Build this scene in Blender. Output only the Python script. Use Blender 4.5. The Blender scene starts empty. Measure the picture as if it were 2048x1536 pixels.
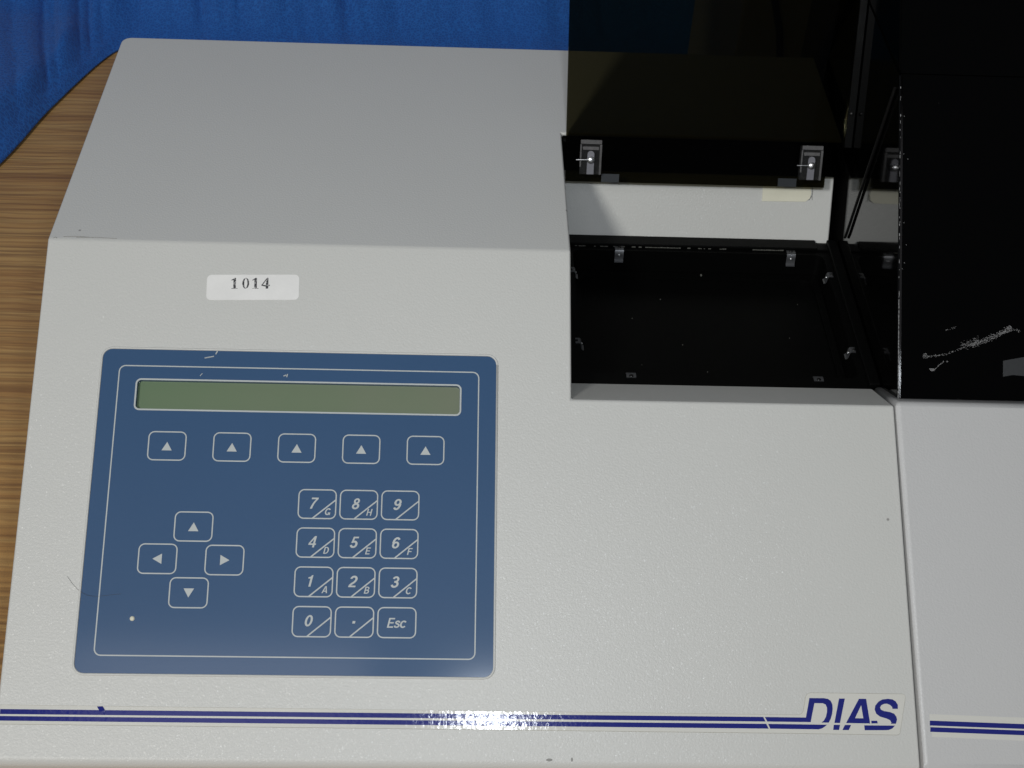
import bpy, bmesh, math, random
from math import sin, cos, pi, radians
from mathutils import Vector, Matrix
SC = bpy.context.scene
COL = SC.collection
random.seed(7)

# ------------------------------------------------------------------ camera
cam = bpy.data.cameras.new('camera'); cam.lens = 49.22; cam.sensor_width = 36; cam.clip_start = .02; cam.clip_end = 50
co = bpy.data.objects.new('camera', cam); COL.objects.link(co)
RT = Vector((.99893415, -.01745492, .04273045)); UP = Vector((-.01940355, .68117735, .73186127)); FW = Vector((.04188159, .73191034, -.68011263))
CP = Vector((.0019149, -.535226, .409353))
co.matrix_world = Matrix(((RT.x, UP.x, -FW.x, CP.x), (RT.y, UP.y, -FW.y, CP.y), (RT.z, UP.z, -FW.z, CP.z), (0, 0, 0, 1)))
SC.camera = co

# ------------------------------------------------------------------ world + lamps (indoor close-up: flash, a lamp to the left, ceiling light)
w = bpy.data.worlds.new('World'); SC.world = w; w.use_nodes = True
bg = w.node_tree.nodes['Background']; bg.inputs[0].default_value = (.85, .91, 1.0, 1); bg.inputs[1].default_value = .095
SC.view_settings.view_transform = 'Standard'; SC.view_settings.look = 'None'
SC.view_settings.exposure = 0; SC.view_settings.gamma = 1
def lamp(name, loc, target, size, power, col, size_y=None, shape='DISK'):
    l = bpy.data.lights.new(name, 'AREA'); l.shape = 'RECTANGLE' if size_y else shape
    l.size = size
    if size_y: l.size_y = size_y
    l.energy = power; l.color = col
    o = bpy.data.objects.new(name, l); COL.objects.link(o); o.location = loc
    o.rotation_euler = (Vector(target) - Vector(loc)).to_track_quat('-Z', 'Y').to_euler()
    return o
lamp('flash', (.038, -.480, .442), (.02, .02, -.02), .034, 1.12, (.88, .94, 1.0), .018)
lamp('desk_lamp_light', (-.89, -1.58, 1.40), (0, 0, -.04), .28, 22.3, (1.0, .985, .94))
lamp('ceiling_light', (-.43, -1.42, 1.75), (-.43, -1.42, 0), .56, 4.0, (.97, .95, 1.0), .80)

# ------------------------------------------------------------------ node helpers
def new_mat(name):
    m = bpy.data.materials.new(name); m.use_nodes = True
    nt = m.node_tree; b = nt.nodes['Principled BSDF']
    return m, nt, b
def N(nt, t, **kw):
    n = nt.nodes.new(t)
    for k, v in kw.items(): setattr(n, k, v)
    return n
def noise(nt, scale, detail=2, rough=.5, vec=None, dist=0):
    n = N(nt, 'ShaderNodeTexNoise'); n.inputs['Scale'].default_value = scale; n.inputs['Detail'].default_value = detail
    n.inputs['Roughness'].default_value = rough; n.inputs['Distortion'].default_value = dist
    if vec: nt.links.new(vec, n.inputs['Vector'])
    return n
def coords(nt, scale=(1, 1, 1), rot=(0, 0, 0), kind='Object'):
    t = N(nt, 'ShaderNodeTexCoord'); mp = N(nt, 'ShaderNodeMapping')
    mp.inputs['Scale'].default_value = scale; mp.inputs['Rotation'].default_value = rot
    nt.links.new(t.outputs[kind], mp.inputs[0]); return mp.outputs[0]
def ramp(nt, fac, stops):
    r = N(nt, 'ShaderNodeValToRGB'); e = r.color_ramp.elements
    while len(e) < len(stops): e.new(.5)
    for i, (p, c) in enumerate(stops):
        e[i].position = p; e[i].color = (c[0], c[1], c[2], 1) if hasattr(c, '__len__') else (c, c, c, 1)
    nt.links.new(fac, r.inputs[0]); return r.outputs[0]
def mix(nt, fac, a, b, mode='MIX'):
    m = N(nt, 'ShaderNodeMix', data_type='RGBA', blend_type=mode)
    for sock, v in ((m.inputs[0], fac), (m.inputs[6], a), (m.inputs[7], b)):
        if hasattr(v, 'node'): nt.links.new(v, sock)
        elif hasattr(v, '__len__'): sock.default_value = (v[0], v[1], v[2], 1)
        else: sock.default_value = v
    return m.outputs[2]
def bump(nt, h, strength, dist):
    b = N(nt, 'ShaderNodeBump'); b.inputs['Strength'].default_value = strength; b.inputs['Distance'].default_value = dist
    nt.links.new(h, b.inputs['Height']); return b.outputs[0]
def simple(name, col, rough=.5, metal=0, spec=.5, bumps=None):
    m, nt, b = new_mat(name)
    b.inputs['Base Color'].default_value = (*col, 1); b.inputs['Roughness'].default_value = rough
    b.inputs['Metallic'].default_value = metal; b.inputs['Specular IOR Level'].default_value = spec
    v = coords(nt)
    if bumps:
        nt.links.new(bump(nt, noise(nt, bumps[0], 3, .6, v).outputs[0], bumps[1], bumps[2]), b.inputs['Normal'])
    n = noise(nt, 60, 4, .6, v)
    nt.links.new(mix(nt, n.outputs[0], [c * .88 for c in col], [min(1, c * 1.1) for c in col]), b.inputs['Base Color'])
    return m

def flake_normal(nt, v, scale, amount):
    """each tiny paint grain tips the surface normal its own way, so grains glint one by one"""
    vo = N(nt, 'ShaderNodeTexVoronoi'); vo.inputs['Scale'].default_value = scale; nt.links.new(v, vo.inputs['Vector'])
    s = N(nt, 'ShaderNodeVectorMath', operation='SUBTRACT'); nt.links.new(vo.outputs['Color'], s.inputs[0]); s.inputs[1].default_value = (.5, .5, .5)
    k = N(nt, 'ShaderNodeVectorMath', operation='SCALE'); nt.links.new(s.outputs[0], k.inputs[0]); k.inputs['Scale'].default_value = amount
    g = N(nt, 'ShaderNodeNewGeometry')
    a = N(nt, 'ShaderNodeVectorMath', operation='ADD'); nt.links.new(g.outputs['Normal'], a.inputs[0]); nt.links.new(k.outputs[0], a.inputs[1])
    n = N(nt, 'ShaderNodeVectorMath', operation='NORMALIZE'); nt.links.new(a.outputs[0], n.inputs[0])
    return n.outputs[0]

def paint_mat(name, col):
    m, nt, b = new_mat(name)
    v = coords(nt)
    big = noise(nt, 9, 4, .6, v)
    c = mix(nt, big.outputs[0], [x * .97 for x in col], [x * 1.03 for x in col])
    # small dark specks of dirt, thinly spread
    vo = N(nt, 'ShaderNodeTexVoronoi'); vo.inputs['Scale'].default_value = 34; nt.links.new(v, vo.inputs['Vector'])
    near = ramp(nt, vo.outputs['Distance'], [(.016, 1), (.026, 0)])
    sep = N(nt, 'ShaderNodeSeparateColor'); nt.links.new(vo.outputs['Color'], sep.inputs[0])
    some = ramp(nt, sep.outputs[0], [(.80, 0), (.82, 1)])
    mu = N(nt, 'ShaderNodeMath', operation='MULTIPLY'); nt.links.new(near, mu.inputs[0]); nt.links.new(some, mu.inputs[1])
    m2 = N(nt, 'ShaderNodeMath', operation='MULTIPLY'); nt.links.new(mu.outputs[0], m2.inputs[0]); m2.inputs[1].default_value = .6
    c = mix(nt, m2.outputs[0], c, (.10, .09, .08))
    nt.links.new(c, b.inputs['Base Color'])
    b.inputs['Roughness'].default_value = .42; b.inputs['Specular IOR Level'].default_value = .42
    n1 = noise(nt, 1000, 2, .6, v)
    nt.links.new(bump(nt, n1.outputs[0], .34, .00042), b.inputs['Normal'])
    b.inputs['Coat Weight'].default_value = .07; b.inputs['Coat Roughness'].default_value = .17
    nt.links.new(flake_normal(nt, v, 2300, .44), b.inputs['Coat Normal'])
    return m

M = {}
M['paint'] = paint_mat('textured_beige_paint', (.588, .590, .563))
M['paint_grey'] = paint_mat('textured_pale_grey_paint', (.555, .555, .55))

# keypad membrane
m, nt, b = new_mat('blue_membrane'); v = coords(nt)
nz = noise(nt, 420, 2, .6, v); big = noise(nt, 14, 3, .5, v)
c = mix(nt, big.outputs[0], (.0285, .079, .174), (.0325, .088, .192)); nt.links.new(c, b.inputs['Base Color'])
b.inputs['Roughness'].default_value = .5; b.inputs['Specular IOR Level'].default_value = .25
b.inputs['Coat Weight'].default_value = .5; b.inputs['Coat Roughness'].default_value = .11
nt.links.new(bump(nt, nz.outputs[0], .10, .0004), b.inputs['Normal'])
M['membrane'] = m
M['print'] = simple('pale_print', (.47, .50, .495), .5)
# LCD
m, nt, b = new_mat('lcd_glass'); v = coords(nt)
n = noise(nt, 30, 3, .5, v); sx = N(nt, 'ShaderNodeSeparateXYZ'); nt.links.new(v, sx.inputs[0])
mr = N(nt, 'ShaderNodeMapRange'); nt.links.new(sx.outputs[0], mr.inputs[0]); mr.inputs[1].default_value = -.15; mr.inputs[2].default_value = .01
av = mix(nt, .35, mr.outputs[0], n.outputs[0])
c = mix(nt, av, (.112, .190, .098), (.188, .202, .145)); nt.links.new(c, b.inputs['Base Color'])
b.inputs['Roughness'].default_value = .35; b.inputs['Specular IOR Level'].default_value = .4
M['lcd'] = m
# stripe ink under a clear film that follows the paint grain
def film_mat(name, col, tr=None):
    m, nt, b = new_mat(name); v = coords(nt)
    b.inputs['Base Color'].default_value = (*col, 1); b.inputs['Roughness'].default_value = .12; b.inputs['Specular IOR Level'].default_value = .16
    n1 = noise(nt, 420, 2, .55, v)
    nt.links.new(bump(nt, n1.outputs[0], .13, .0006), b.inputs['Normal'])
    return m
M['ink'] = film_mat('violet_blue_ink', (.021, .027, .190))
M['film'] = film_mat('clear_film_backing', (.64, .635, .59))
M['film_edge'] = simple('film_edge_grime', (.45, .44, .38), .4)
# label
M['label'] = simple('white_label_paper', (.80, .795, .775), .6, bumps=(900, .1, .0003))
m, nt, b = new_mat('worn_black_print'); v = coords(nt)
n = noise(nt, 1500, 3, .6, v)
nt.links.new(mix(nt, ramp(nt, n.outputs[0], [(.52, 0), (.66, 1)]), (.02, .02, .025), (.55, .55, .54)), b.inputs['Base Color']); b.inputs['Roughness'].default_value = .6
M['typed'] = m
# black acrylic
def black_gloss(name, base, rough, sc=.0):
    m, nt, b = new_mat(name); v = coords(nt)
    n = noise(nt, 40, 4, .6, v)
    b.inputs['Base Color'].default_value = (*base, 1)
    b.inputs['Specular IOR Level'].default_value = sc
    nt.links.new(ramp(nt, n.outputs[0], [(.3, rough), (.7, rough + .04)]), b.inputs['Roughness'])
    # sparse dust
    vo = N(nt, 'ShaderNodeTexVoronoi'); vo.inputs['Scale'].default_value = 90; nt.links.new(v, vo.inputs['Vector'])
    near = ramp(nt, vo.outputs['Distance'], [(.02, 1), (.05, 0)])
    sep = N(nt, 'ShaderNodeSeparateColor'); nt.links.new(vo.outputs['Color'], sep.inputs[0])
    some = ramp(nt, sep.outputs[1], [(.86, 0), (.99, 1)])
    mu = N(nt, 'ShaderNodeMath', operation='MULTIPLY'); nt.links.new(near, mu.inputs[0]); nt.links.new(some, mu.inputs[1])
    m2 = N(nt, 'ShaderNodeMath', operation='MULTIPLY'); nt.links.new(mu.outputs[0], m2.inputs[0]); m2.inputs[1].default_value = .10
    nt.links.new(mix(nt, m2.outputs[0], base, (.5, .5, .48)), b.inputs['Base Color'])
    return m
M['gloss_black'] = black_gloss('glossy_black_acrylic', (.0008, .0008, .0008), .035, .5)
M['board_black'] = black_gloss('black_acrylic_board', (.0004, .0004, .0004), .12, .16)
M['matt_black'] = simple('matt_black_metal', (.0012, .0013, .0012), .45, 0, .14)
M['rod_black'] = simple('black_rod_steel', (.004, .004, .004), .35, 0, .4)
M['steel'] = simple('spring_steel', (.19, .195, .205), .42, .85)
M['chrome'] = simple('chrome', (.88, .88, .89), .34, 1)
M['wear'] = simple('worn_pale_edge', (.13, .13, .115), .6)
M['scuff'] = simple('white_scuff', (.27, .27, .27), .7)
M['tape'] = simple('cream_masking_tape', (.74, .72, .58), .6, bumps=(300, .2, .0004))
M['ink_line'] = simple('dark_pencil', (.18, .18, .17), .6)
M['smudge'] = simple('grey_smudge', (.27, .265, .25), .6)
# smoked acrylic pane: dark brown see-through sheet
def see_through(name, tint, gloss, rough=.03, diff=None, dfac=0):
    m, nt, b = new_mat(name); nt.nodes.remove(b); out = nt.nodes['Material Output']
    t = N(nt, 'ShaderNodeBsdfTransparent'); t.inputs[0].default_value = (*tint, 1)
    g = N(nt, 'ShaderNodeBsdfGlossy'); g.inputs['Roughness'].default_value = rough; g.inputs[0].default_value = (1, 1, 1, 1)
    f = N(nt, 'ShaderNodeFresnel'); f.inputs[0].default_value = 1.45
    mu = N(nt, 'ShaderNodeMath', operation='MULTIPLY'); nt.links.new(f.outputs[0], mu.inputs[0]); mu.inputs[1].default_value = gloss
    x = N(nt, 'ShaderNodeMixShader'); nt.links.new(mu.outputs[0], x.inputs[0])
    src = t.outputs[0]
    if diff:
        d = N(nt, 'ShaderNodeBsdfDiffuse'); d.inputs[0].default_value = (*diff, 1)
        y = N(nt, 'ShaderNodeMixShader'); y.inputs[0].default_value = dfac
        nz = noise(nt, 260, 3, .6, coords(nt)); nt.links.new(ramp(nt, nz.outputs[0], [(.25, dfac * .7), (.75, dfac * 1.25)]), y.inputs[0])
        nt.links.new(src, y.inputs[1]); nt.links.new(d.outputs[0], y.inputs[2]); src = y.outputs[0]
    nt.links.new(src, x.inputs[1]); nt.links.new(g.outputs[0], x.inputs[2])
    nt.links.new(x.outputs[0], out.inputs[0]); return m
M['smoke'] = see_through('smoked_brown_acrylic', (.262, .25, .18), .2)
M['clear'] = see_through('clear_acrylic', (.80, .80, .80), .5, .05, (.5, .5, .5), .025)
M['clear_edge'] = see_through('frosted_acrylic_edge', (.7, .7, .7), .5, .15, (.5, .49, .49), .17)
M['slot'] = simple('pale_grey_screw_slot', (.17, .17, .19), .5)
M['pad'] = simple('dark_grey_pad', (.022, .026, .03), .45)
# wood
m, nt, b = new_mat('oak_laminate')
v = coords(nt, (3.2, 130, 20)); v2 = coords(nt, (9, 420, 60)); v3 = coords(nt, (1.5, 9, 3))
wob = noise(nt, 1, 3, .5, v3)
add = N(nt, 'ShaderNodeVectorMath', operation='ADD'); sc = N(nt, 'ShaderNodeVectorMath', operation='SCALE'); nt.links.new(wob.outputs[1], sc.inputs[0]); sc.inputs['Scale'].default_value = 2.4
nt.links.new(v, add.inputs[0]); nt.links.new(sc.outputs[0], add.inputs[1])
g1 = noise(nt, 1, 3, .55, add.outputs[0]); g2 = noise(nt, 1, 2, .6, v2)
wv = N(nt, 'ShaderNodeTexWave', wave_type='BANDS', bands_direction='Y', wave_profile='SIN')
nt.links.new(coords(nt, (1, 1, 1)), wv.inputs['Vector']); wv.inputs['Scale'].default_value = 60; wv.inputs['Distortion'].default_value = 9
wv.inputs['Detail'].default_value = 3; wv.inputs['Detail Scale'].default_value = .22
c = ramp(nt, g1.outputs[0], [(.25, (.37, .19, .062)), (.45, (.48, .268, .09)), (.62, (.55, .335, .12)), (.8, (.47, .25, .086))])
c = mix(nt, ramp(nt, wv.outputs[0], [(.0, .34), (.45, 0)]), c, (.20, .092, .036))
c = mix(nt, ramp(nt, g2.outputs[0], [(.30, .62), (.55, 0)]), c, (.17, .088, .036))
nt.links.new(c, b.inputs['Base Color']); b.inputs['Roughness'].default_value = .45
M['wood'] = m
# cloth: blue with a fine pebbled weave
m, nt, b = new_mat('blue_pebbled_cloth'); v = coords(nt, kind='UV')
vo = N(nt, 'ShaderNodeTexVoronoi', feature='DISTANCE_TO_EDGE'); vo.inputs['Scale'].default_value = 400; nt.links.new(v, vo.inputs['Vector'])
vo.inputs['Randomness'].default_value = .75
h = ramp(nt, vo.outputs['Distance'], [(.0, 1), (.16, 0)])
nz = noise(nt, 900, 2, .6, v); bigc = noise(nt, 6, 3, .5, v)
c = mix(nt, h, (.0055, .080, .325), (.0135, .142, .49))
c = mix(nt, ramp(nt, bigc.outputs[0], [(.3, .0), (.7, .35)]), c, (.008, .105, .44))
nt.links.new(c, b.inputs['Base Color']); b.inputs['Roughness'].default_value = .8; b.inputs['Sheen Weight'].default_value = .12
nt.links.new(bump(nt, mix(nt, .25, h, nz.outputs[0]), .35, .0010), b.inputs['Normal'])
M['cloth'] = m
M['wall'] = simple('plain_wall_paint', (.45, .44, .42), .7)

# ------------------------------------------------------------------ object helpers
def link(name, me, mats, parent=None, off=None, rot=None, smooth=True):
    o = bpy.data.objects.new(name, me); COL.objects.link(o)
    if mats is not None:
        idx = [q.material_index for q in me.polygons]; me.materials.clear()
        for x in (mats if isinstance(mats, (list, tuple)) else [mats]): me.materials.append(M[x])
        me.polygons.foreach_set('material_index', idx if len(me.materials) > 1 else [0] * len(idx))
    if parent: o.parent = parent
    if off: o.location = off
    if rot: o.rotation_euler = rot
    return o
def mesh(bm, name='mesh', smooth_deg=None):
    bmesh.ops.recalc_face_normals(bm, faces=bm.faces[:])
    me = bpy.data.meshes.new(name); bm.to_mesh(me); bm.free()
    if smooth_deg:
        for p in me.polygons: p.use_smooth = True
        me.set_sharp_from_angle(angle=radians(smooth_deg))
    return me
def bx(bm, x0, x1, y0, y1, z0, z1, mi=0, bev=0, mat=None, seg=2):
    vs = [bm.verts.new((x, y, z)) for x in (x0, x1) for y in (y0, y1) for z in (z0, z1)]
    fs = [bm.faces.new([vs[i] for i in q]) for q in ((0, 1, 3, 2), (4, 6, 7, 5), (0, 4, 5, 1), (2, 3, 7, 6), (0, 2, 6, 4), (1, 5, 7, 3))]
    for f in fs: f.material_index = mi
    new = list(vs)
    if bev:
        es = list({e for f in fs for e in f.edges})
        r = bmesh.ops.bevel(bm, geom=es, offset=bev, segments=seg, affect='EDGES', profile=.5)
        for f in r['faces']: f.material_index = mi
        new = list({v for f in r['faces'] for v in f.verts} | {v for v in vs if v.is_valid})
    if mat is not None:
        allv = set(new)
        bmesh.ops.transform(bm, matrix=mat, verts=list(allv))
    return new
def prism(bm, prof, x0, x1, mi=0):
    a = [bm.verts.new((x0, y, z)) for y, z in prof]; b = [bm.verts.new((x1, y, z)) for y, z in prof]
    n = len(prof)
    fs = [bm.faces.new(a), bm.faces.new(b[::-1])]
    for i in range(n): fs.append(bm.faces.new((a[i], b[i], b[(i + 1) % n], a[(i + 1) % n])))
    for f in fs: f.material_index = mi
    return fs
def rrect(x0, y0, x1, y1, r, n=6):
    pts = []
    for cx, cy, a0 in ((x1 - r, y1 - r, 0), (x0 + r, y1 - r, 90), (x0 + r, y0 + r, 180), (x1 - r, y0 + r, 270)):
        for i in range(n + 1):
            a = radians(a0 + 90 * i / n); pts.append((cx + r * cos(a), cy + r * sin(a)))
    return pts
def flat(loops, h0, h1, bevel=0):
    """closed outlines (even-odd holes) -> a solid slab between heights h0 and h1; plain mesh"""
    cu = bpy.data.curves.new('outline', 'CURVE'); cu.dimensions = '2D'; cu.fill_mode = 'BOTH'; cu.extrude = (h1 - h0) / 2 - bevel
    cu.bevel_depth = bevel; cu.bevel_resolution = 1; cu.offset = -bevel
    for lp in loops:
        s = cu.splines.new('POLY'); s.points.add(len(lp) - 1)
        for p, q in zip(s.points, lp): p.co = (q[0], q[1], 0, 1)
        s.use_cyclic_u = True
    return curve_mesh(cu, (0, 0, (h0 + h1) / 2))
def curve_mesh(cu, shift=(0, 0, 0)):
    o = bpy.data.objects.new('outline', cu); COL.objects.link(o)
    dg = bpy.context.evaluated_depsgraph_get(); dg.update()
    me = bpy.data.meshes.new_from_object(o.evaluated_get(dg))
    bpy.data.objects.remove(o); bpy.data.curves.remove(cu)
    me.transform(Matrix.Translation(shift)); return me
def arc(cx, cy, rx, ry, a0, a1, n=14):
    return [(cx + rx * cos(radians(a0 + (a1 - a0) * i / n)), cy + ry * sin(radians(a0 + (a1 - a0) * i / n))) for i in range(n + 1)]
def stroke(P, w_):
    """a centre line -> outline of a pen stroke of width w_"""
    l, r_ = [], []
    for i, p in enumerate(P):
        a, c = Vector(P[max(i - 1, 0)]), Vector(P[min(i + 1, len(P) - 1)]); d = (c - a).normalized()
        l.append((p[0] - d.y * w_ / 2, p[1] + d.x * w_ / 2)); r_.append((p[0] + d.y * w_ / 2, p[1] - d.x * w_ / 2))
    return l + r_[::-1]
def ring(cx, cy, rx, ry, w_): return [arc(cx, cy, rx, ry, 0, 360)[:-1], arc(cx, cy, rx - w_, ry - w_ * .92, 0, 360)[:-1]]
W = .165
def six(): return [ring(.29, .315, .28, .315, W), [stroke(arc(.31, .50, .235, .43, 42, 186), W)]]
GLYPH = {
'0': [ring(.29, .5, .29, .5, W)],
'1': [[[(.21, 0), (.37, 0), (.37, 1), (.26, 1), (.22, .90), (.15, .84), (.04, .82), (.04, .71), (.21, .71)]]],
'2': [[stroke(arc(.29, .70, .205, .225, 172, -20) + [(.45, .54), (.36, .41), (.22, .30), (.13, .20), (.10, .10)], W)], [[(.01, 0), (.56, 0), (.56, .14), (.01, .14)]]],
'3': [[stroke(arc(.28, .725, .185, .20, 165, -90) + [(.2, .52)], W * .95)], [stroke([(.22, .53)] + arc(.28, .295, .215, .22, 90, -168), W)]],
'4': [[[(.34, 0), (.49, 0), (.49, .22), (.58, .22), (.58, .35), (.49, .35), (.49, 1), (.34, 1), (0, .36), (0, .22), (.34, .22)], [(.34, .35), (.13, .35), (.34, .75)]]],
'5': [[stroke(arc(.27, .325, .21, .25, 140, -165), W)], [[(.06, .44), (.13, 1), (.54, 1), (.54, .86), (.25, .86), (.20, .46)]]],
'6': six(),
'7': [[[(.03, 1), (.56, 1), (.56, .87), (.44, .68), (.34, .44), (.28, .18), (.26, 0), (.10, 0), (.13, .22), (.20, .47), (.31, .72), (.40, .86), (.03, .86)]]],
'8': [ring(.29, .745, .235, .255, W * .9), ring(.29, .285, .285, .285, W)],
'9': [[[(.58 - x, 1 - y) for x, y in lp] for lp in g] for g in six()],
'A': [[[(0, 0), (.27, 1), (.44, 1), (.71, 0), (.55, 0), (.50, .21), (.21, .21), (.155, 0)], [(.25, .34), (.46, .34), (.355, .80)]]],
'B': [[[(.05, 0)] + arc(.38, .285, .27, .285, -90, 62) + arc(.36, .755, .235, .245, -28, 90) + [(.05, 1)], [(.20, .14)] + arc(.36, .285, .14, .145, -90, 90, 8) + [(.20, .43)], [(.20, .57)] + arc(.35, .715, .12, .145, -90, 90, 8) + [(.20, .86)]]],
'C': [[stroke(arc(.36, .5, .285, .43, 38, 322, 20), .165)]],
'D': [[[(.05, 0)] + arc(.32, .5, .35, .5, -90, 90) + [(.05, 1)], [(.20, .14)] + arc(.31, .5, .20, .36, -90, 90) + [(.20, .86)]]],
'E': [[[(.05, 0), (.60, 0), (.60, .14), (.20, .14), (.20, .44), (.56, .44), (.56, .57), (.20, .57), (.20, .86), (.59, .86), (.59, 1), (.05, 1)]]],
'F': [[[(.05, 0), (.20, 0), (.20, .43), (.53, .43), (.53, .56), (.20, .56), (.20, .86), (.58, .86), (.58, 1), (.05, 1)]]],
'G': [[stroke(arc(.36, .5, .285, .43, 38, 335, 20), .165)], [[(.38, .38), (.70, .38), (.70, 0), (.60, 0), (.57, .26), (.38, .26)][::1]]],
'H': [[[(.05, 0), (.20, 0), (.20, .43), (.51, .43), (.51, 0), (.66, 0), (.66, 1), (.51, 1), (.51, .57), (.20, .57), (.20, 1), (.05, 1)]]],
's': [[stroke([(.45, .53), (.39, .64), (.27, .68), (.15, .63), (.11, .54), (.17, .45), (.30, .39), (.42, .31), (.46, .21), (.39, .10), (.26, .06), (.13, .09), (.06, .22)], .145)]],
'c': [[stroke(arc(.29, .37, .225, .31, 38, 322, 18), .15)]],
}
ADV = {'E': .64, 's': .54, 'c': .55}
def text(body, size, x, y, h0, h1, shear=.20):
    """Helvetica-like slanted glyphs, cap height = size, centred on x, y"""
    xs = 0; groups = []
    for ch in body:
        for g in GLYPH[ch]: groups.append([[(px + xs + (py - .5) * shear, py) for px, py in lp] for lp in g])
        xs += ADV.get(ch, .6)
    allx = [p[0] for g in groups for lp in g for p in lp]; mx = (min(allx) + max(allx)) / 2
    its = []
    for n_, g in enumerate(groups):
        its.append((flat([[(x + (px - mx) * size * 1.13, y + (py - .5) * size) for px, py in lp] for lp in g], h0, h1 + n_ * .000008), 0))
    return join(its)
def join(items):
    bm = bmesh.new()
    for me, mi in items:
        n0 = len(bm.faces); bm.from_mesh(me); bm.faces.ensure_lookup_table()
        for f in bm.faces[n0:]: f.material_index = mi
        bpy.data.meshes.remove(me)
    me = bpy.data.meshes.new('joined'); bm.to_mesh(me); bm.free(); return me
def tube(bm, pts, r, n=8, mi=0):
    rings = []
    for i, p in enumerate(pts):
        p = Vector(p); d = (Vector(pts[min(i + 1, len(pts) - 1)]) - Vector(pts[max(i - 1, 0)])).normalized()
        a = d.orthogonal().normalized() if i == 0 else (A - d * A.dot(d)).normalized()
        A = a; c = d.cross(a)
        rings.append([bm.verts.new(p + r * (cos(2 * pi * k / n) * a + sin(2 * pi * k / n) * c)) for k in range(n)])
    for q, s in zip(rings, rings[1:]):
        for k in range(n): bm.faces.new((q[k], q[(k + 1) % n], s[(k + 1) % n], s[k])).material_index = mi
    bm.faces.new(rings[0][::-1]).material_index = mi; bm.faces.new(rings[-1]).material_index = mi
def dome(bm, c, axis, r, hgt, n=14, mi=0, rings=4):
    axis = Vector(axis).normalized(); a = axis.orthogonal().normalized(); b = axis.cross(a); c = Vector(c)
    rs = []
    for i in range(rings):
        t = (pi / 2) * i / rings
        rs.append([bm.verts.new(c + axis * hgt * sin(t) + r * cos(t) * (cos(2 * pi * k / n) * a + sin(2 * pi * k / n) * b)) for k in range(n)])
    top = bm.verts.new(c + axis * hgt)
    for q, s in zip(rs, rs[1:]):
        for k in range(n): bm.faces.new((q[k], q[(k + 1) % n], s[(k + 1) % n], s[k])).material_index = mi
    for k in range(n): bm.faces.new((rs[-1][k], rs[-1][(k + 1) % n], top)).material_index = mi
def evaluated(o):
    dg = bpy.context.evaluated_depsgraph_get(); dg.update()
    return bpy.data.meshes.new_from_object(o.evaluated_get(dg))

# ------------------------------------------------------------------ setting: table top, wall
TABLE = -.160
S = radians(30.63); CS, SN = cos(S), sin(S)
bm = bmesh.new(); bx(bm, -.95, .75, -.70, .62, TABLE - .03, TABLE, bev=.002)
tb = link('wooden_table', mesh(bm), 'wood'); tb['label'] = 'wood grain table top under the beige plate reader'; tb['category'] = 'table'
bm = bmesh.new(); bx(bm, -2, 2, .63, .73, -.9, 1.6)
wl = link('wall', mesh(bm), 'wall'); wl['kind'] = 'structure'

# blue cloth lying on the table round the back of the reader and rising behind it
def catmull(P, n):
    out = []
    for i in range(len(P) - 1):
        p0, p1, p2, p3 = P[max(i - 1, 0)], P[i], P[i + 1], P[min(i + 2, len(P) - 1)]
        for k in range(n):
            t = k / n
            out.append(tuple(.5 * ((2 * b_) + (c_ - a_) * t + (2 * a_ - 5 * b_ + 4 * c_ - d_) * t * t + (3 * b_ - a_ - 3 * c_ + d_) * t ** 3) for a_, b_, c_, d_ in zip(p0, p1, p2, p3)))
    out.append(P[-1]); return out
front = catmull([(-.95, -.62), (-.70, -.36), (-.56, -.22), (-.43, .04), (-.355, .195), (-.3172, .2893), (-.2965, .3684), (-.2670, .4485), (-.240, .455), (-.19, .442), (-.10, .436), (.02, .432), (.12, .432), (.215, .434)], 40)
bm = bmesh.new(); uvl = bm.loops.layers.uv.new('UVMap')
YB, RC, rows = .545, .085, []
for ex, ey in front:
    row = []; flatl = max(.004, YB - RC - ey); total = flatl + RC * pi / 2 + .55
    ts = [flatl * i / 30 for i in range(30)] + [flatl + RC * pi / 2 * i / 20 for i in range(20)] + [flatl + RC * pi / 2 + .55 * i / 40 for i in range(41)]
    for t in ts:
        if t < flatl: y, z, n = ey + t, 0, (0, 0, 1)
        elif t < flatl + RC * pi / 2:
            a = (t - flatl) / RC; y, z, n = ey + flatl + RC * sin(a), RC * (1 - cos(a)), (0, -sin(a), cos(a))
        else: y, z, n = ey + flatl + RC, RC + t - flatl - RC * pi / 2, (0, -1, 0)
        f = min(1, t / .09); f = f * f * (3 - 2 * f)
        side = min(1, max(.0, (.02 - ex) / .22)); up = max(0, min(1, (t - flatl + .06) / .16))
        xx = ex + .22 * (y - .5) * (1 - .5 * up) + .006 * sin(ex * 61 + y * 11) - .10 * z
        crease = lambda per, o, pw: abs(sin(pi * (xx + o) / per)) ** pw
        fold = f * ((.30 + .70 * side) * (.0105 * crease(.041, .335, .55) + .0045 * crease(.0235, .351, .8)) + .006 * (.5 + .5 * sin(xx * 33 + 1)))
        lift = .0024 + .0030 * min(1, t / .015)
        row.append((bm.verts.new((ex, y + n[1] * fold, TABLE + lift + z + n[2] * fold)), (ex, ey + t)))
    rows.append(row)
for r0, r1 in zip(rows, rows[1:]):
    for j in range(len(r0) - 1):
        q = (r0[j], r1[j], r1[j + 1], r0[j + 1])
        f = bm.faces.new([x[0] for x in q])
        for l, x in zip(f.loops, q): l[uvl].uv = x[1]
me = mesh(bm, smooth_deg=180)
cl = link('blue_cloth', me, 'cloth'); sm = cl.modifiers.new('thickness', 'SOLIDIFY'); sm.thickness = .0022; sm.offset = 1
cl['label'] = 'blue pebbled cloth lying on the table behind the reader and rising in soft folds'; cl['category'] = 'cloth'

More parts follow.
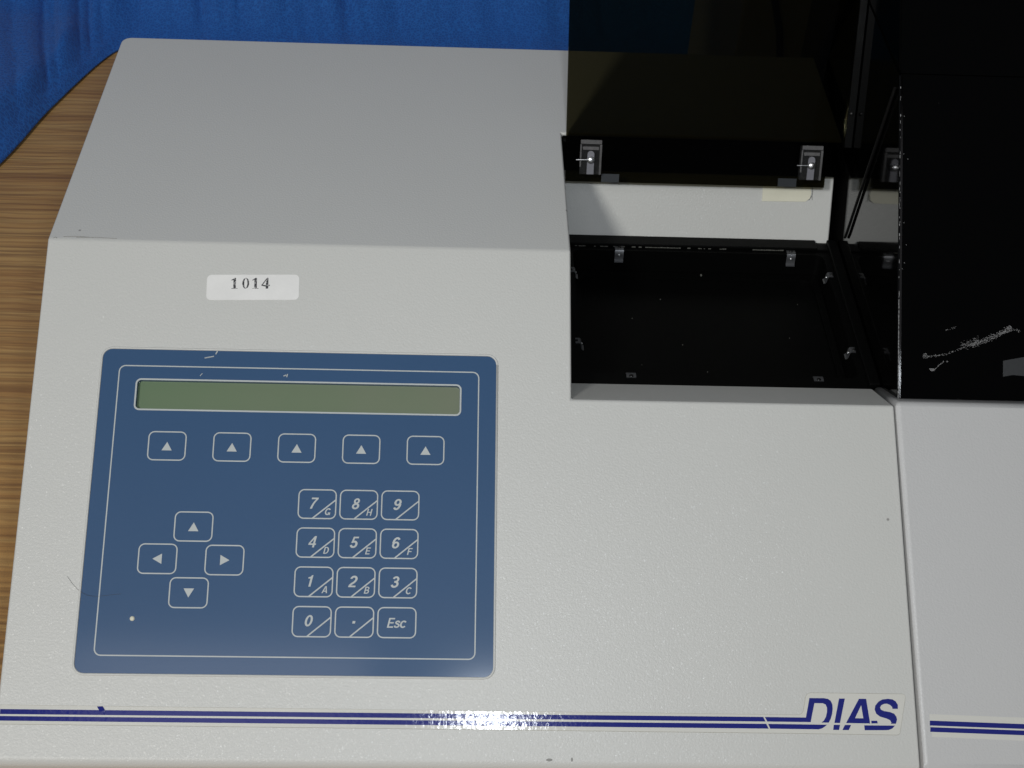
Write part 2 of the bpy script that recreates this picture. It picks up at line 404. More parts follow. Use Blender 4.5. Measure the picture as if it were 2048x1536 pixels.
# ------------------------------------------------------------------ the reader
root = bpy.data.objects.new('plate_reader', None); COL.objects.link(root); root.location = (0, 0, TABLE); root.empty_display_size = .05
root['label'] = 'beige laboratory plate reader with blue keypad, open plate well and black cover'; root['category'] = 'plate reader'
ZO = -TABLE                                   # part meshes are built with z = 0 at the top face
def part(name, me, mats, parent=root, panel=False):
    off = (0, 0, ZO) if parent is root else None
    return link(name, me, mats, parent, off, (S, 0, 0) if panel else None)

XL, XR, XW = -.191, .209, .0570
def P2(v, h=0): return (-v * CS - h * SN, -v * SN + h * CS)
LIP = .0744
FRONT = P2(.2378)
# body profile: flat top, sloped front panel, rounded nose, front face, base
def nose(v_end, r=.005, n=6):
    """round from the sloped panel over to the vertical front face"""
    out = []; y0, z0 = P2(v_end); cy, cz = y0 + r * SN, z0 - r * CS
    a0 = math.atan2(CS, -SN)
    for i in range(n + 1):
        a = a0 + (pi - a0) * i / n; out.append((cy + r * cos(a), cz + r * sin(a)))
    return out
prof = [(.191, 0), (0, 0)] + nose(.2365) + [(P2(.2365)[0] + .005 * SN - .005, -.152), (.191, -.152)]
bm = bmesh.new(); prism(bm, prof, XL, XR)
bmesh.ops.bevel(bm, geom=[e for e in bm.edges if all(v.co.x < XL + .001 and v.co.y > .19 for v in e.verts)], offset=.0055, segments=5, affect='EDGES', profile=.5)
body = link('housing', mesh(bm), 'paint', root, (0, 0, ZO))
WT, WB = (.103, -.022), (.085, -.056)         # top and foot of the sloped back wall of the plate well
cut = [(P2(LIP)[0] - .0001, P2(LIP)[1] + .0002), (-.0336, -.0552), (-.0336, -.090), (WB[0], -.090), WB, WT, (.126, WT[1]), (.126, -.0022), (.103, -.0022), (.103, .05), (-.12, .05), (-.0641, -.0372)]
bm = bmesh.new(); prism(bm, cut, XW, .26)
cutter = link('cutter', mesh(bm), None, root, (0, 0, ZO))
mo = body.modifiers.new('well', 'BOOLEAN'); mo.object = cutter; mo.operation = 'DIFFERENCE'; mo.solver = 'EXACT'
mb = body.modifiers.new('round', 'BEVEL'); mb.width = .0017; mb.segments = 3; mb.limit_method = 'ANGLE'; mb.angle_limit = radians(24); mb.use_clamp_overlap = True; mb.harden_normals = False
bm = bmesh.new()
KX0, KX1, KV0, KV1 = -.1601, .0219, .0538, .2016
pk = rrect(KX0 - .0004, -KV1 - .0004, KX1 + .0004, -KV0 + .0004, .0048)
a = [bm.verts.new((x, *P2(-y, -.0028))) for x, y in pk]; b_ = [bm.verts.new((x, *P2(-y, .01))) for x, y in pk]
bm.faces.new(a); bm.faces.new(b_[::-1])
for i in range(len(pk)): bm.faces.new((a[i], b_[i], b_[(i + 1) % len(pk)], a[(i + 1) % len(pk)]))
pocket = link('pocket', mesh(bm), None, root, (0, 0, ZO))
mp_ = body.modifiers.new('pocket', 'BOOLEAN'); mp_.object = pocket; mp_.operation = 'DIFFERENCE'; mp_.solver = 'EXACT'
for p in body.data.polygons: p.use_smooth = True
wn = body.modifiers.new('normals', 'WEIGHTED_NORMAL'); wn.mode = 'FACE_AREA'; wn.weight = 100; wn.thresh = .001
me = evaluated(body); body.modifiers.clear()
old = body.data; body.data = me; bpy.data.meshes.remove(old)
me.materials.clear(); me.materials.append(M['paint'])
for o in (cutter, pocket): bpy.data.objects.remove(o)

def soft_normals(o):
    for p in o.data.polygons: p.use_smooth = True
    m_ = o.modifiers.new('normals', 'WEIGHTED_NORMAL'); m_.mode = 'FACE_AREA'; m_.weight = 100; m_.thresh = .001
    me_ = evaluated(o); o.modifiers.clear(); old_ = o.data; o.data = me_; bpy.data.meshes.remove(old_)
# right-hand housing section, a seam away and a touch proud, its left edge well rounded
X2 = .2097
prof2 = [(-.0330, -.0546), P2(LIP - .0015, .0016)] + [(y - .0016 * SN, z + .0016 * CS) for y, z in nose(.2365, .0064)][0:] + [(P2(.2365)[0] + .0048 * SN - .0064, -.152), (-.033, -.152)]
bm = bmesh.new(); prism(bm, prof2, X2, .44)
side = [e for e in bm.edges if all(abs(v.co.x - X2) < 1e-6 for v in e.verts) and all(v.co.z > -.13 for v in e.verts)]
bmesh.ops.bevel(bm, geom=side + [e for e in bm.edges if all(abs(v.co.z - prof2[1][1]) < 1e-5 for v in e.verts)], offset=.0042, segments=6, affect='EDGES', profile=.5, clamp_overlap=True)
soft_normals(part('side_housing', mesh(bm), 'paint_grey'))

# keypad membrane with the display window cut out
kp = rrect(KX0, -KV1, KX1, -KV0, .0045)
WIN = (-.1433, -.0823, .0050, -.0687)
win = rrect(*WIN, .0017, 5)
key = part('keypad', flat([kp, win], -.0026, -.0002), 'membrane', panel=True)
key.location = (0, 0, ZO)
rim = rrect(KX0 - .0004, -KV1 - .0004, KX1 + .0004, -KV0 + .0004, .0048)
bm = bmesh.new(); tube(bm, [(x, y, -.0001) for x, y in rim] + [(rim[0][0], rim[0][1], -.0001)], .00055, 8)
kr = part('keypad_rim', mesh(bm, smooth_deg=180), 'paint', panel=True); kr.location = (0, 0, ZO)
H0, H1 = -.0004, -.00012
def sub(name, me, mats, parent=key): return link(name, me, mats, parent)
sub('border_line', flat([rrect(-.1523, -.1941, .0140, -.0616, .0031), rrect(-.1523 + .00055, -.1941 + .00055, .0140 - .00055, -.0616 - .00055, .0026)], H0, H1), 'print')
sub('display_frame', flat([rrect(WIN[0] - .0008, WIN[1] - .0008, WIN[2] + .0008, WIN[3] + .0008, .0025), rrect(WIN[0] - .00005, WIN[1] - .00005, WIN[2] + .00005, WIN[3] + .00005, .0018)], H0, H1 + .0001), 'print')
sub('display_screen', flat([rrect(WIN[0] - .0005, WIN[1] - .0005, WIN[2] + .0005, WIN[3] + .0005, .001)], -.00278, -.0025), 'lcd')

KW, KH = .0173, .0137
def key_shell(x, v, slash):
    y = -v
    o = rrect(x - KW / 2, y - KH / 2, x + KW / 2, y + KH / 2, .0028)
    i = rrect(x - KW / 2 + .00055, y - KH / 2 + .00055, x + KW / 2 - .00055, y + KH / 2 - .00055, .0022)
    its = [(flat([o], H0 - .0001, -.00014), 0), (flat([o, i], H0, -.00006), 1)]
    if slash:
        x1, y1, x2, y2 = x + KW / 2 - .0004, y + KH * .145, x - KW * .105, y - KH / 2 + .0004
        d = Vector((x2 - x1, y2 - y1)).normalized(); n = Vector((-d.y, d.x)) * .00030
        its.append((flat([[(x1 + n.x, y1 + n.y), (x2 + n.x, y2 + n.y), (x2 - n.x, y2 - n.y), (x1 - n.x, y1 - n.y)]], H0, -.00007), 1))
    return its
def tri(x, v, d):
    y = -v
    s = {'u': [(-.0023, -.0021), (.0023, -.0021), (0, .0019)], 'd': [(-.0023, .0019), (0, -.0021), (.0023, .0019)],
         'l': [(.0019, -.0023), (.0019, .0023), (-.0022, 0)], 'r': [(-.0019, -.0023), (.0022, 0), (-.0019, .0023)]}[d]
    return (flat([[(x + a, y + c) for a, c in s]], H0, -.00006), 1)
keys = []
for i in range(5):
    keys.append((-.1276 + .02935 * i, .0997, ('tri', 'u'), None, 'soft key with an up arrow under the display'))
for x, v, d in ((-.1130, .1366, 'u'), (-.1279, .1513, 'l'), (-.0983, .1515, 'r'), (-.1131, .1662, 'd')):
    keys.append((x, v, ('tri', d), None, {'u': 'up', 'd': 'down', 'l': 'left', 'r': 'right'}[d] + ' arrow key of the cursor cross'))
grid = [('7', 'G'), ('8', 'H'), ('9', ''), ('4', 'D'), ('5', 'E'), ('6', 'F'), ('1', 'A'), ('2', 'B'), ('3', 'C'), ('0', ''), ('.', ''), ('Esc', None)]
for i, (t1, t2) in enumerate(grid):
    keys.append((-.0584 + .0187 * (i % 3), .1255 + .01757 * (i // 3), ('txt', t1), t2, 'key printed ' + (t1 + ' and ' + t2 if t2 else t1)))
for x, v, (kind, s), small, lab in keys:
    its = key_shell(x, v, kind == 'txt' and s != 'Esc')
    if kind == 'tri': its.append(tri(x, v, s))
    elif s == 'Esc': its.append((text('Esc', .0043, x, -v - .0001, H0, -.00006), 1))
    elif s == '.': its.append((flat([[(x - .0009, -v - .0006), (x + .0003, -v - .0006), (x + .0005, -v + .0005), (x - .0007, -v + .0005)]], H0, -.00006), 1))
    else: its.append((text(s, .0051, x - .0013, -v + .0004, H0, -.00006), 1))
    if small: its.append((text(small, .0031, x + .0049, -v - .0034, H0, -.00006), 1))
    k = sub('key', join(its), ['membrane', 'print']); k['label'] = lab
bm = bmesh.new(); dome(bm, (-.1368, -.1778, -.0002), (0, 0, 1), .0011, .0007)
sub('indicator_lamp', mesh(bm, smooth_deg=60), 'tape')

# inventory label: white paper with worn typed 1014
ang = radians(1.5); ca, sa = cos(ang), sin(ang)
lab = part('inventory_label', flat([rrect(-.0216, -.0063, .0216, .0063, .0022)], 0, .00012), 'label', panel=True)
lab.matrix_local = Matrix.Translation((0, 0, ZO)) @ Matrix.Rotation(S, 4, 'X') @ Matrix.Translation((-.0933, -.0222, .00002)) @ Matrix.Rotation(ang, 4, 'Z')
def ell(cx, cy, rx, ry, n=24): return [(cx + rx * cos(2 * pi * i / n), cy + ry * sin(2 * pi * i / n)) for i in range(n)]
one = [(-.13, 0), (-.30, 0), (-.30, .035), (-.12, .06), (-.12, .80), (-.34, .76), (-.34, .80), (-.02, 1.0), (.12, 1.0), (.12, .06), (.30, .035), (.30, 0)]
four_o = [(.02, 0), (.02, .18), (-.40, .27), (-.40, .36), (.12, 1.0), (.26, 1.0), (.26, .36), (.40, .36), (.40, .24), (.26, .22), (.26, 0)]
four_h = [(-.26, .34), (.02, .33), (.06, .80)]
def put(lp, cx, s=.0054): return [(cx + x * s * .9, .0018 - .0006 + (y - .5) * s + .0008) for x, y in lp]
tx = [(flat([put(one, -.0086)], .0001, .00016), 0), (flat([put(ell(0, .5, .33, .5), -.0034), put(ell(0, .5, .15, .44), -.0034)], .0001, .00016), 0),
      (flat([put(one, .0012)], .0001, .00016), 0), (flat([put(four_o, .0059), put(four_h, .0059)], .0001, .00016), 0)]
link('printed_number', join(tx), 'typed', lab)

# stripe decal with the DIAS logo at its right end
def pts(L): return [(x / 1000, -v / 1000) for x, v in L]
LG = {
'D': [(154.7,217.35),(159.5,217.4),(161.5,209.0),(168.2,209.0),(169.7,209.3),(170.9,210.1),(171.6,211.7),(171.6,213.7),(171.2,215.9),(170.4,218.0),(169.5,219.5),(166.3,219.5),(167.4,218.6),(168.4,217.0),(169.0,214.9),(169.1,213.1),(168.6,211.8),(167.4,211.2),(163.6,211.2),(161.5,219.35)],
'D2': [(168.7,220.4),(167.7,221.2),(166.4,222.0),(164.8,222.4)],
'I': [(174.7,209.1),(177.3,209.1),(174.5,219.6),(172.0,219.6)], 'I2': [(171.7,220.4),(174.5,220.4),(173.9,222.6),(171.3,222.6)],
'A': [(183.6,209.1),(186.8,209.1),(187.9,219.7),(177.2,219.6)], 'Ah': [(184.4,211.9),(185.0,217.5),(181.3,217.5)],
'A2': [(176.6,220.4),(179.4,220.4),(178.2,222.6),(175.4,222.6)],
'S2': [(185.2,220.5),(198.9,220.5),(197.7,221.7),(196.0,222.4),(194.5,222.5),(185.3,222.6)],
'B': [(188.5,218.5),(191.1,218.5),(191.3,219.6),(188.5,219.7)],
'S': [(200.7,213.3),(200.8,211.6),(200.0,210.1),(198.5,209.2),(196.5,209.0),(194.1,209.3),(192.2,210.3),(190.7,212.0),(190.3,213.7),(190.9,215.5),(192.5,216.7),(195.3,217.5),(196.9,218.2),(197.4,219.2),(197.1,219.7),(199.4,219.7),(200.0,217.9),(199.8,216.7),(198.9,215.4),(197.1,214.7),(194.5,214.3),(193.1,213.7),(192.8,212.8),(193.4,211.8),(194.7,211.2),(196.0,211.1),(197.4,211.7),(198.2,212.5),(198.3,213.3)]}
XA = -.1898 * 1000
film = [(XA, 215.3), (154.7, 216.3), (156.8, 216.2), (157.6, 215.8), (158.5, 214.5), (159.7, 208.7), (160.4, 207.4), (162.0, 206.7), (203.2, 206.8), (204.2, 207.3), (204.4, 208.4), (200.9, 223.7), (200.3, 224.3), (199.5, 224.5), (154.3, 224.2), (XA, 223.3)]
dec = part('stripe_decal', flat([pts(film)], -.00002, .00010), 'film', panel=True)
dec.location = (0, 0, ZO)
bm = bmesh.new()
ep = pts(film)
tube(bm, [(x, y, .00006) for x, y in ep] + [(ep[0][0], ep[0][1], .00006)], .00011, 4)
link('film_edge', mesh(bm), 'film_edge', dec)
I0, I1 = .00006, .00014
def sw(x): return 217.05 + (x - XA) / (154.7 - XA) * .30
up = [(XA + .3, 217.05), (140.6, 217.32), (141.5, 219.28), (XA + .3, 219.15)]
up2 = [(141.3, 217.33)] + LG['D'][1:] + [(142.3, 219.28)]
lo = [(XA + .3, 219.95), (141.8, 220.25), (142.8, 222.3), (XA + .3, 221.9)]
lo2 = [(142.6, 220.26)] + LG['D2'] + [(143.5, 222.3)]
link('stripe', flat([pts(up)], I0, I1), 'ink', dec); link('stripe', flat([pts(lo)], I0, I1), 'ink', dec)
its = [(flat([pts(up2)], I0, I1), 0), (flat([pts(lo2)], I0, I1), 0), (flat([pts(LG['I'])], I0, I1), 0), (flat([pts(LG['I2'])], I0, I1), 0), (flat([pts(LG['A']), pts(LG['Ah'])], I0, I1), 0),
       (flat([pts(LG['A2'])], I0, I1), 0), (flat([pts(LG['S2'])], I0, I1), 0), (flat([pts(LG['B'])], I0, I1), 0), (flat([pts(LG['S'])], I0, I1), 0)]
lg = link('logo', join(its), 'ink', dec); lg['label'] = 'violet slanted letters DIAS growing out of the stripes'
# wrinkle in the film near its left end
wr = [(-.1486, -.2156), (-.1462, -.2155), (-.1450, -.2172), (-.1446, -.2190), (-.1458, -.2192), (-.1470, -.2180)]
bm = bmesh.new(); vs = [bm.verts.new((x, y, .00019 + .00012 * (i % 3))) for i, (x, y) in enumerate(wr)]; vc = bm.verts.new((-.1460, -.2174, .0004))
for i in range(len(vs)): bm.faces.new((vs[i], vs[(i + 1) % len(vs)], vc))
link('film_wrinkle', mesh(bm), 'ink', dec)
dec2 = part('side_stripe_decal', flat([[(.2128 + .0012, -.2155), (.43, -.2155 - .0059), (.43, -.2262 - .0059), (.2128 + .0018, -.2252)]], .0016, .00172), 'film', panel=True); dec2.location = (0, 0, ZO)
k = .0265
for v0, v1 in ((.2183, .2204), (.2211, .2231)):
    link('stripe', flat([[(.2141, -v0), (.43, -v0 - k * .216), (.43, -v1 - k * .216), (.2139, -v1)]], .0017, .00178), 'ink', dec2)

# plate well: black tray with a sunk opening, floor, back strip
tray = part('plate_tray', flat([[(.0574, -.0334), (.2127, -.0334), (.2127, .0846), (.0574, .0846)], rrect(.0655, -.0262, .2035, .0735, .004)], -.071, -.0552), 'matt_black')
bm = bmesh.new(); bx(bm, .0570, .2127, -.0335, .0850, -.079, -.0712)
link('tray_floor', mesh(bm), 'matt_black', tray)
bm = bmesh.new(); bx(bm, .0576, .2008, .0768, .0847, -.0551, -.0532, bev=.0004); bx(bm, .2010, .2072, .0768, .0820, -.0551, -.0540, bev=.0003)
link('back_strip', mesh(bm), 'matt_black', tray)
bm = bmesh.new(); bx(bm, .2070, .2126, -.0330, .0842, -.0551, -.0525, bev=.0006)
link('side_rail', mesh(bm), 'matt_black', tray)
# inner ledge of the opening
link('inner_ledge', flat([rrect(.0662, -.0255, .2028, .0728, .004), rrect(.0700, -.0225, .1990, .0690, .007)], -.0711, -.0690), 'matt_black', tray)
def clip_mesh():
    """bent spring clip: short flange on the rim, leaf hanging into the opening with a rivet, foot turned in"""
    bm = bmesh.new(); w_ = .0024
    path = [(.0030, .0006), (.0008, .0007), (-.0002, .0005), (-.0010, -.0005), (-.0013, -.0025), (-.0015, -.0042), (-.0020, -.0054), (-.0030, -.0058)]
    th = .0005; top = []
    for (y, z) in path: top.append((y, z))
    L = [[bm.verts.new((x, y, z)) for y, z in top] for x in (-w_, w_)]
    nrm = []
    for i in range(len(top)):
        d = Vector((top[min(i + 1, len(top) - 1)][0] - top[max(i - 1, 0)][0], top[min(i + 1, len(top) - 1)][1] - top[max(i - 1, 0)][1])).normalized(); nrm.append((-d.y * -1, d.x * -1))
    Lb = [[bm.verts.new((x, y + n[0] * -th, z + n[1] * -th)) for (y, z), n in zip(top, nrm)] for x in (-w_, w_)]
    k = len(top)
    for i in range(k - 1):
        bm.faces.new((L[0][i], L[1][i], L[1][i + 1], L[0][i + 1])); bm.faces.new((Lb[0][i + 1], Lb[1][i + 1], Lb[1][i], Lb[0][i]))
        for s in (0, 1): bm.faces.new((L[s][i], L[s][i + 1], Lb[s][i + 1], Lb[s][i]))
    for i in (0, k - 1): bm.faces.new((L[0][i], L[1][i], Lb[1][i], Lb[0][i]))
    dome(bm, (0, -.0013, -.0020), (0, -1, .35), .0007, .0006, 10, 1)
    dome(bm, (0, .0022, .0007), (0, 0, 1), .0011, .0006, 10, 2)
    return mesh(bm, smooth_deg=35)
cme = clip_mesh(); cp = None
for x, y, r in ((.0912, .0735, 0), (.1860, .0735, 0), (.0895, -.0262, 180), (.1829, -.0262, 180), (.0655, .0555, 90), (.0655, -.0024, 90), (.2035, .0560, -90), (.2035, -.0052, -90)):
    if cp is None: cp = link('spring_clip', cme, ['steel', 'chrome', 'rod_black'], tray); o = cp
    else:
        o = cp.copy(); COL.objects.link(o); o.parent = tray
    o.location = (x, y, -.0552); o.rotation_euler = (0, 0, radians(r)); o.scale = (1, 1, 1) if r in (0, 180) else (.8, .75, .75)
# worn bright edges and dust in the well
bm = bmesh.new()
for x0, x1, dens in ((.067, .105, .45), (.1020, .125, .9), (.125, .150, .3), (.165, .182, .9)):
    x = x0
    while x < x1:
        l = random.uniform(.0005, .0022)
        if random.random() < dens: bx(bm, x, x + l, .0765, .0768, -.0551, -.0551 + random.uniform(.0002, .0005))
        x += l + .0002
for _ in range(9):
    x, y = random.uniform(.07, .20), random.uniform(-.023, .07); r = random.uniform(.00008, .0002)
    bx(bm, x, x + r * 2, y, y + r * 3, -.0712, -.0711)
bx(bm, .1372, .1380, .0700, .0712, -.0690, -.0684); bx(bm, .1128, .1135, -.0125, -.0117, -.0712, -.0706)
wp = link('worn_edge', mesh(bm), 'wear', tray); wp['kind'] = 'stuff'

# black bar standing in for the darkness of the slot above the back wall
bm = bmesh.new(); bx(bm, .0573, .2088, .1000, .1255, -.0219, -.0026, bev=.0006)
part('dark_slot_fill', mesh(bm), 'matt_black')
# masking tape on the back wall
ty = math.atan2(WT[1] - WB[1], WT[0] - WB[0])
def wall_pt(x, z, h=0):
    t = (z - WB[1]) / (WT[1] - WB[1]); return (x, WB[0] + (WT[0] - WB[0]) * t - h * sin(ty), z + h * cos(ty))
bm = bmesh.new()
ol = [(.1698, -.0272), (.1698, -.0357), (.1940, -.0354), (.1962, -.0338), (.1968, -.0312), (.1962, -.0290), (.1955, -.0276)]
a = [bm.verts.new(wall_pt(x, z, .0002)) for x, z in ol]; b_ = [bm.verts.new(wall_pt(x, z, .0006)) for x, z in ol]
bm.faces.new(b_); bm.faces.new(a[::-1])
for i in range(len(ol)): bm.faces.new((a[i], a[(i + 1) % len(ol)], b_[(i + 1) % len(ol)], b_[i]))
tp = part('tape_strip', mesh(bm), 'tape')
bm = bmesh.new(); tube(bm, [wall_pt(x, z, .0007) for x, z in ((.1966, -.0272), (.1972, -.0288), (.1974, -.0306), (.1972, -.0322), (.1963, -.0338), (.1955, -.0346))], .00014, 5); tube(bm, [wall_pt(x, z, .0004) for x, z in ((.1973, -.0312), (.1974, -.0330), (.1976, -.0346))], .00012, 5)
link('loose_fibre', mesh(bm), 'ink_line', tp)

# smoked lid: dark see-through pane leaning back, with clear hinge blocks
LEAN = radians(66); LC, LS = cos(LEAN), sin(LEAN)
LM = Matrix.Translation((0, .0880, -.0205)) @ Matrix.Rotation(LEAN, 4, 'X')      # local x across, y up the pane, z out of its front
lid = part('smoked_lid', flat([[(.0598, 0), (.2000, 0), (.2000, .0062), (.2086, .0062), (.2086, .20), (.0560, .20)]], -.003, 0), 'smoke')
lid.matrix_local = Matrix.Translation((0, 0, ZO)) @ LM
def hinge_block():
    bm = bmesh.new(); w_, h_, d_ = .0056, .0178, .0042
    # clear slab with frosted rim bars on top and both sides
    bx(bm, -w_, w_, 0, h_, .0002, d_, 0)
    bx(bm, -w_, w_, h_ - .0016, h_ + .0006, d_ + .0001, d_ + .0010, 1, .0003)
    bx(bm, w_ - .0010, w_ + .0002, 0, h_ - .0018, d_ + .0001, d_ + .0010, 1, .0003)
    bx(bm, -w_ - .0002, -w_ + .0006, .004, h_ - .0018, d_ + .0001, d_ + .0008, 1, .0002)
    bx(bm, -w_ + .0012, w_ - .0014, h_ - .0048, h_ - .0030, d_ + .0001, d_ + .0005, 1, .0002)
    return mesh(bm)
def hinge_screw():
    bm = bmesh.new()
    # pale slot (rounded top), domed chrome head, thin pin out to the left
    lp = [(-.0019, .0002), (.0018, .0002)] + [(.0018 * cos(a), .0108 + .0018 * sin(a)) for a in [pi * i / 8 for i in range(9)]]
    lp[-1] = (-.0018, .0108)
    a = [bm.verts.new((x, y, .0043)) for x, y in lp]; b_ = [bm.verts.new((x, y, .0052)) for x, y in lp]
    bm.faces.new(b_); bm.faces.new(a[::-1])
    for i in range(len(lp)): bm.faces.new((a[i], a[(i + 1) % len(lp)], b_[(i + 1) % len(lp)], b_[i]))
    for f in bm.faces: f.material_index = 0
    dome(bm, (0, .0078, .0052), (0, 0, 1), .0022, .0015, 16, 1, 5)
    tube(bm, [(-.0078, .0078, .0056), (-.0018, .0080, .0060), (.0012, .0080, .0060)], .0003, 8, 1)
    return mesh(bm, smooth_deg=40)
hb, hs = hinge_block(), hinge_screw(); first = None
for x, sc_ in ((.0724, 1), (.1906, 1)):
    o = link('hinge_block', hb, ['clear', 'clear_edge'], lid) if first is None else first[0].copy()
    q = link('hinge_screw', hs, ['slot', 'chrome', 'rod_black'], lid) if first is None else first[1].copy()
    if first is None: first = (o, q)
    else:
        COL.objects.link(o); COL.objects.link(q); o.parent = lid; q.parent = lid
    o.location = (x, .0048, .0001); q.location = (x, .0048, .0001)
for x0, x1 in ((.0790, .0885), (.1745, .1845)):
    link('spacer_pad', flat([[(x0, .0002), (x1, .0002), (x1, .0046), (x0, .0046)]], .0001, .0008), 'pad', lid)

# black bar added along the lid's edge to block the cloth's reflection; pivot bolt
bm = bmesh.new(); bx(bm, .2087, .2124, .022, .20, -.0042, .0006)
link('lid_edge_blocker', mesh(bm), 'matt_black', lid)
bm = bmesh.new(); dome(bm, (.2106, .040, .0006), (0, 0, 1), .0011, .0006, 10)
link('pivot_bolt', mesh(bm, smooth_deg=60), 'rod_black', lid)
# right-hand dark cover: a black acrylic box with a 45 degree front and a mirror-bright side
XM = .2130
bm = bmesh.new()
cp_ = [(-.0560, -.0535), (-.0560, -.0412), (.0545, .0693), (.0545, .0680), (.30, .0680), (.30, -.150), (-.0300, -.150), (-.0300, -.0535)]
cov = [(-.0330, -.078), (-.0335, -.0545), (-.0480, -.0470), (-.0560, -.0412), (.0543, .0691), (.30, .0691), (.30, -.078)]
prism(bm, cov, XM, .44)
bmesh.ops.bevel(bm, geom=[e for e in bm.edges if all(abs(v.co.x - XM) < 1e-6 for v in e.verts)], offset=.0007, segments=2, affect='EDGES')
cover = part('dark_cover', mesh(bm, smooth_deg=35), 'gloss_black')
bm = bmesh.new(); prism(bm, [(.0548, .0696), (.128, .1428), (.30, .1428), (.30, .0696)], XM, .44)
bmesh.ops.bevel(bm, geom=[e for e in bm.edges if all(abs(v.co.x - XM) < 1e-6 for v in e.verts)], offset=.0007, segments=2, affect='EDGES')
link('cover_top', mesh(bm, smooth_deg=35), 'board_black', cover)
def bd(x, u, h=0):      # point on the slanted front: x across, u up the slope, h out
    q = math.sqrt(.5); return (x, -.0560 + (u - h) * q, -.0412 + (u + h) * q)
bm = bmesh.new(); prism(bm, [bd(0, .0006, .0001)[1:], bd(0, .1558, .0001)[1:], bd(0, .1558, .0016)[1:], bd(0, .0006, .0016)[1:]], XM + .0012, .44)
bd_ = link('front_panel', mesh(bm), 'board_black', cover)
# chips along the left edge, scuffs on the front
bm = bmesh.new()
def fleck(c, a, b, rot):
    q = math.sqrt(.5); e1 = Vector((1, 0, 0)); e2 = Vector((0, q, q)); n = Vector((0, -q, q)); c = Vector(c)
    d1 = e1 * cos(rot) + e2 * sin(rot); d2 = -e1 * sin(rot) + e2 * cos(rot)
    ps = []
    for k in range(6):
        t = 2 * pi * k / 6; r = random.uniform(.6, 1.2); ps.append(c + d1 * a * r * cos(t) + d2 * b * r * sin(t))
    lo_ = [bm.verts.new(p) for p in ps]; hi = [bm.verts.new(p * 1 + n * .00006) for p in ps]
    bm.faces.new(hi); bm.faces.new(lo_[::-1])
    for k in range(6): bm.faces.new((lo_[k], lo_[(k + 1) % 6], hi[(k + 1) % 6], hi[k]))
u = .0
while u < .150:
    low = u < .047
    l = random.uniform(.0012, .0030) if low else random.uniform(.0005, .0026)
    if low or random.random() < .38: fleck(bd(XM + .00045 + random.uniform(-.0001, .0002) * (0 if low else 1), u + l * .5, .0000), .00022 if low else random.uniform(.00005, .00022), l * (.62 if low else .5), 0)
    if random.random() < .10 and u > .05: fleck(bd(XM + random.uniform(.001, .004), u, .00162), .00012, .00025, 1)
    u += l
def scuff(P, n, spread, r0=.00008, r1=.00028):
    P = [Vector(p) for p in P]; seg = [(b - a).length for a, b in zip(P, P[1:])]; tot = sum(seg)
    for _ in range(n):
        t = random.random() * tot; i = 0
        while i < len(seg) - 1 and t > seg[i]: t -= seg[i]; i += 1
        p = P[i].lerp(P[i + 1], t / seg[i]); d = (P[i + 1] - P[i]).normalized()
        o = random.gauss(0, spread); x, uu = p.x - d.y * o, p.y + d.x * o
        fleck(bd(x, uu, .00162), random.uniform(r0, r1) * 1.9, random.uniform(r0, r1) * .42, math.atan2(d.y, d.x) + random.gauss(0, .3))
scuff([(.2265, .0205), (.2358, .0219), (.2478, .0269)], 110, .00025, .00008, .0002)
scuff([(.2478, .0262), (.2599, .0312), (.2640, .0335), (.2672, .0356)], 330, .0006)
scuff([(.2430, .0262), (.2520, .0290)], 130, .0009, .00007, .0002)
scuff([(.2610, .0322), (.2700, .0346), (.2712, .0335)], 50, .0003)
scuff([(.2255, .0222), (.2262, .0200)], 22, .0006); scuff([(.2284, .0146), (.2296, .0143)], 16, .0003, .0003, .0005)
scuff([(.2300, .0143), (.2338, .0178)], 12, .00005, .0002, .0003); scuff([(.2343, .0185), (.2346, .0175)], 7, .0002); scuff([(.2362, .0187), (.2366, .0183)], 6, .0002)
scuff([(.2350, .0331), (.2412, .0352)], 16, .0002, .0001, .0002)
scf = link('scuff_mark', mesh(bm), 'scuff', cover); scf['kind'] = 'stuff'
bm = bmesh.new()
ol = [bd(.2634, .0118, .0017), (bd(.2680, .0127, .0017)), bd(.2760, .0122, .0017), bd(.2760, .0218, .0017), bd(.2690, .0205, .0017), bd(.2634, .0194, .0017)]
a = [bm.verts.new(p) for p in ol]; b_ = [bm.verts.new(Vector(p) + Vector((0, -.00008, .00008))) for p in ol]
bm.faces.new(b_); bm.faces.new(a[::-1])
for i in range(6): bm.faces.new((a[i], a[(i + 1) % 6], b_[(i + 1) % 6], b_[i]))
M['patch'] = simple('grey_tape_residue', (.030, .032, .034), .5, bumps=(500, .3, .0003))
link('tape_residue', mesh(bm), 'patch', cover)
# thin black stay rod leaning against the cover's side
bm = bmesh.new(); tube(bm, [(.2120, .0700, -.0400), (.2120, .0690, -.0370), (.2120, .0640, -.0050), (.2120, .0532, .0624)], .00085, 8)
part('lid_stay_rod', mesh(bm, smooth_deg=60), 'rod_black')

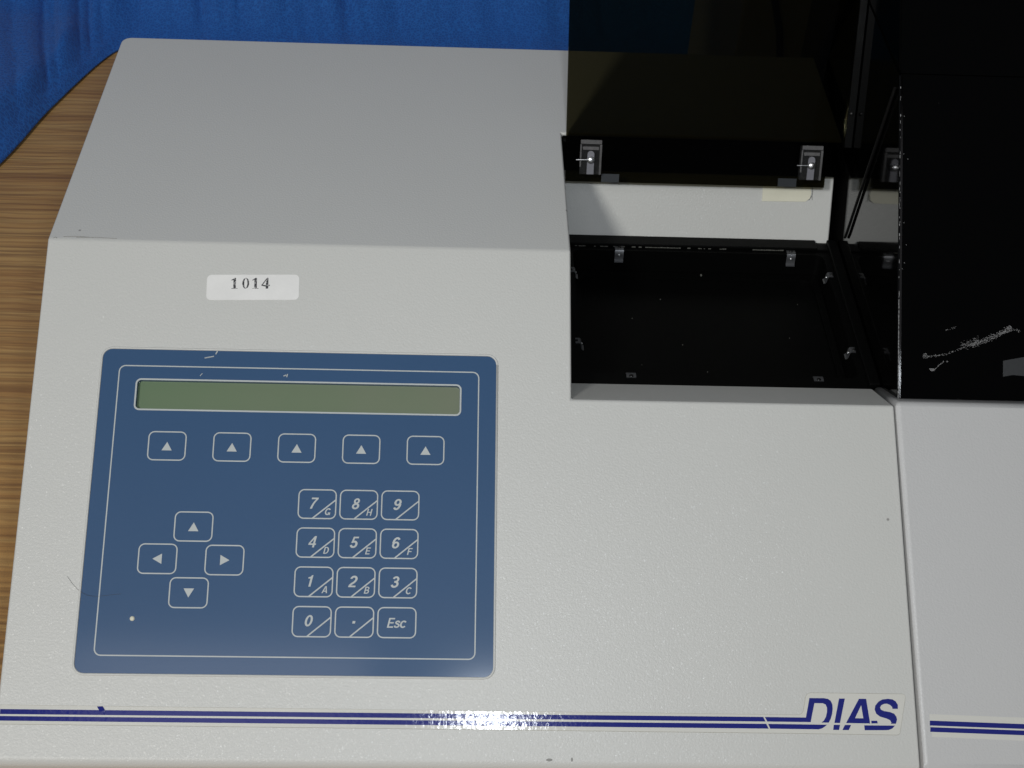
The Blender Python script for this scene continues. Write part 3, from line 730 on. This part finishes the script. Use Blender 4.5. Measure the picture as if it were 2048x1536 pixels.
# marks on the paint: scrape at the left end of the fold, scratches over the keypad edge
bm = bmesh.new()
for x0, x1, y, hgt in ((-.1885, -.1868, .0008, .0002), (-.1840, -.1700, .0018, .00022), (-.1780, -.1590, .0014, .00014)):
    tube(bm, [(x0, y, hgt * .2), ((x0 + x1) / 2, y + .0004, hgt * .4), (x1, y - .0002, hgt * .1)], .00015, 5)
sc2 = part('scrape_mark', mesh(bm), 'smudge'); sc2['kind'] = 'stuff'
bm = bmesh.new()
for (x0, v0, x1, v1, r) in ((-.1135, .0575, -.1092, .0566, .00028), (-.1085, .0556, -.1078, .0540, .00035), (-.1150, .0662, -.1140, .0650, .0002), (-.0767, .0655, -.0755, .0650, .0003), (-.0752, .0660, -.0749, .0645, .0003)):
    tube(bm, [(x0, -v0, -.00015), (x1, -v1, -.00012)], r, 5)
sc3 = link('scratch_mark', mesh(bm), 'print', key); sc3['kind'] = 'stuff'
# a fine dark hair lying over the left edge of the keypad
bm = bmesh.new(); tube(bm, [(-.1665 + .0024 * i + .0, -(.1598 + .0085 * (1 - (1 - min(1, i / 5)) ** 2) - max(0, i - 6) * .0003), .00022) for i in range(11)], .00005, 5)
M['hair'] = simple('brown_hair', (.055, .05, .045), .5)
hr = part('loose_hair', mesh(bm, smooth_deg=60), 'hair', panel=True); hr.location = (0, 0, ZO)
# dark dabs on the rounded nose
bm = bmesh.new()
for x, v, rx, ry in ((.0465, .2364, .0014, .0006), (.0563, .2362, .0004, .0009)):
    y, z = P2(v, .0000); vs = [bm.verts.new((x + rx * cos(t), y + ry * sin(t) * CS, z + ry * sin(t) * SN + .0002)) for t in [2 * pi * i / 10 for i in range(10)]]
    bm.faces.new(vs)
sm_ = part('smudge_mark', mesh(bm), 'smudge'); sm_['kind'] = 'stuff'

# grey box standing on the table behind the reader, with a thin cable over its front: both seen dimly through the smoked lid
bm = bmesh.new(); bx(bm, .172, .40, .235, .40, TABLE + .0005, .085, bev=.003, seg=3)
gb = link('grey_box', mesh(bm, smooth_deg=40), 'wall'); gb['label'] = 'plain grey box behind the reader, dim through the smoked lid'; gb['category'] = 'box'
bm = bmesh.new(); tube(bm, [(.176, .2335, .087), (.179, .2318, .060), (.186, .2315, .026), (.196, .2312, -.006), (.204, .2300, -.05), (.206, .2290, -.11), (.207, .226, TABLE + .0025), (.222, .215, TABLE + .0022)], .0022, 8)
cb = link('black_cable', mesh(bm, smooth_deg=60), 'rod_black'); cb['label'] = 'thin black cable hanging down the front of the grey box'; cb['category'] = 'cable'
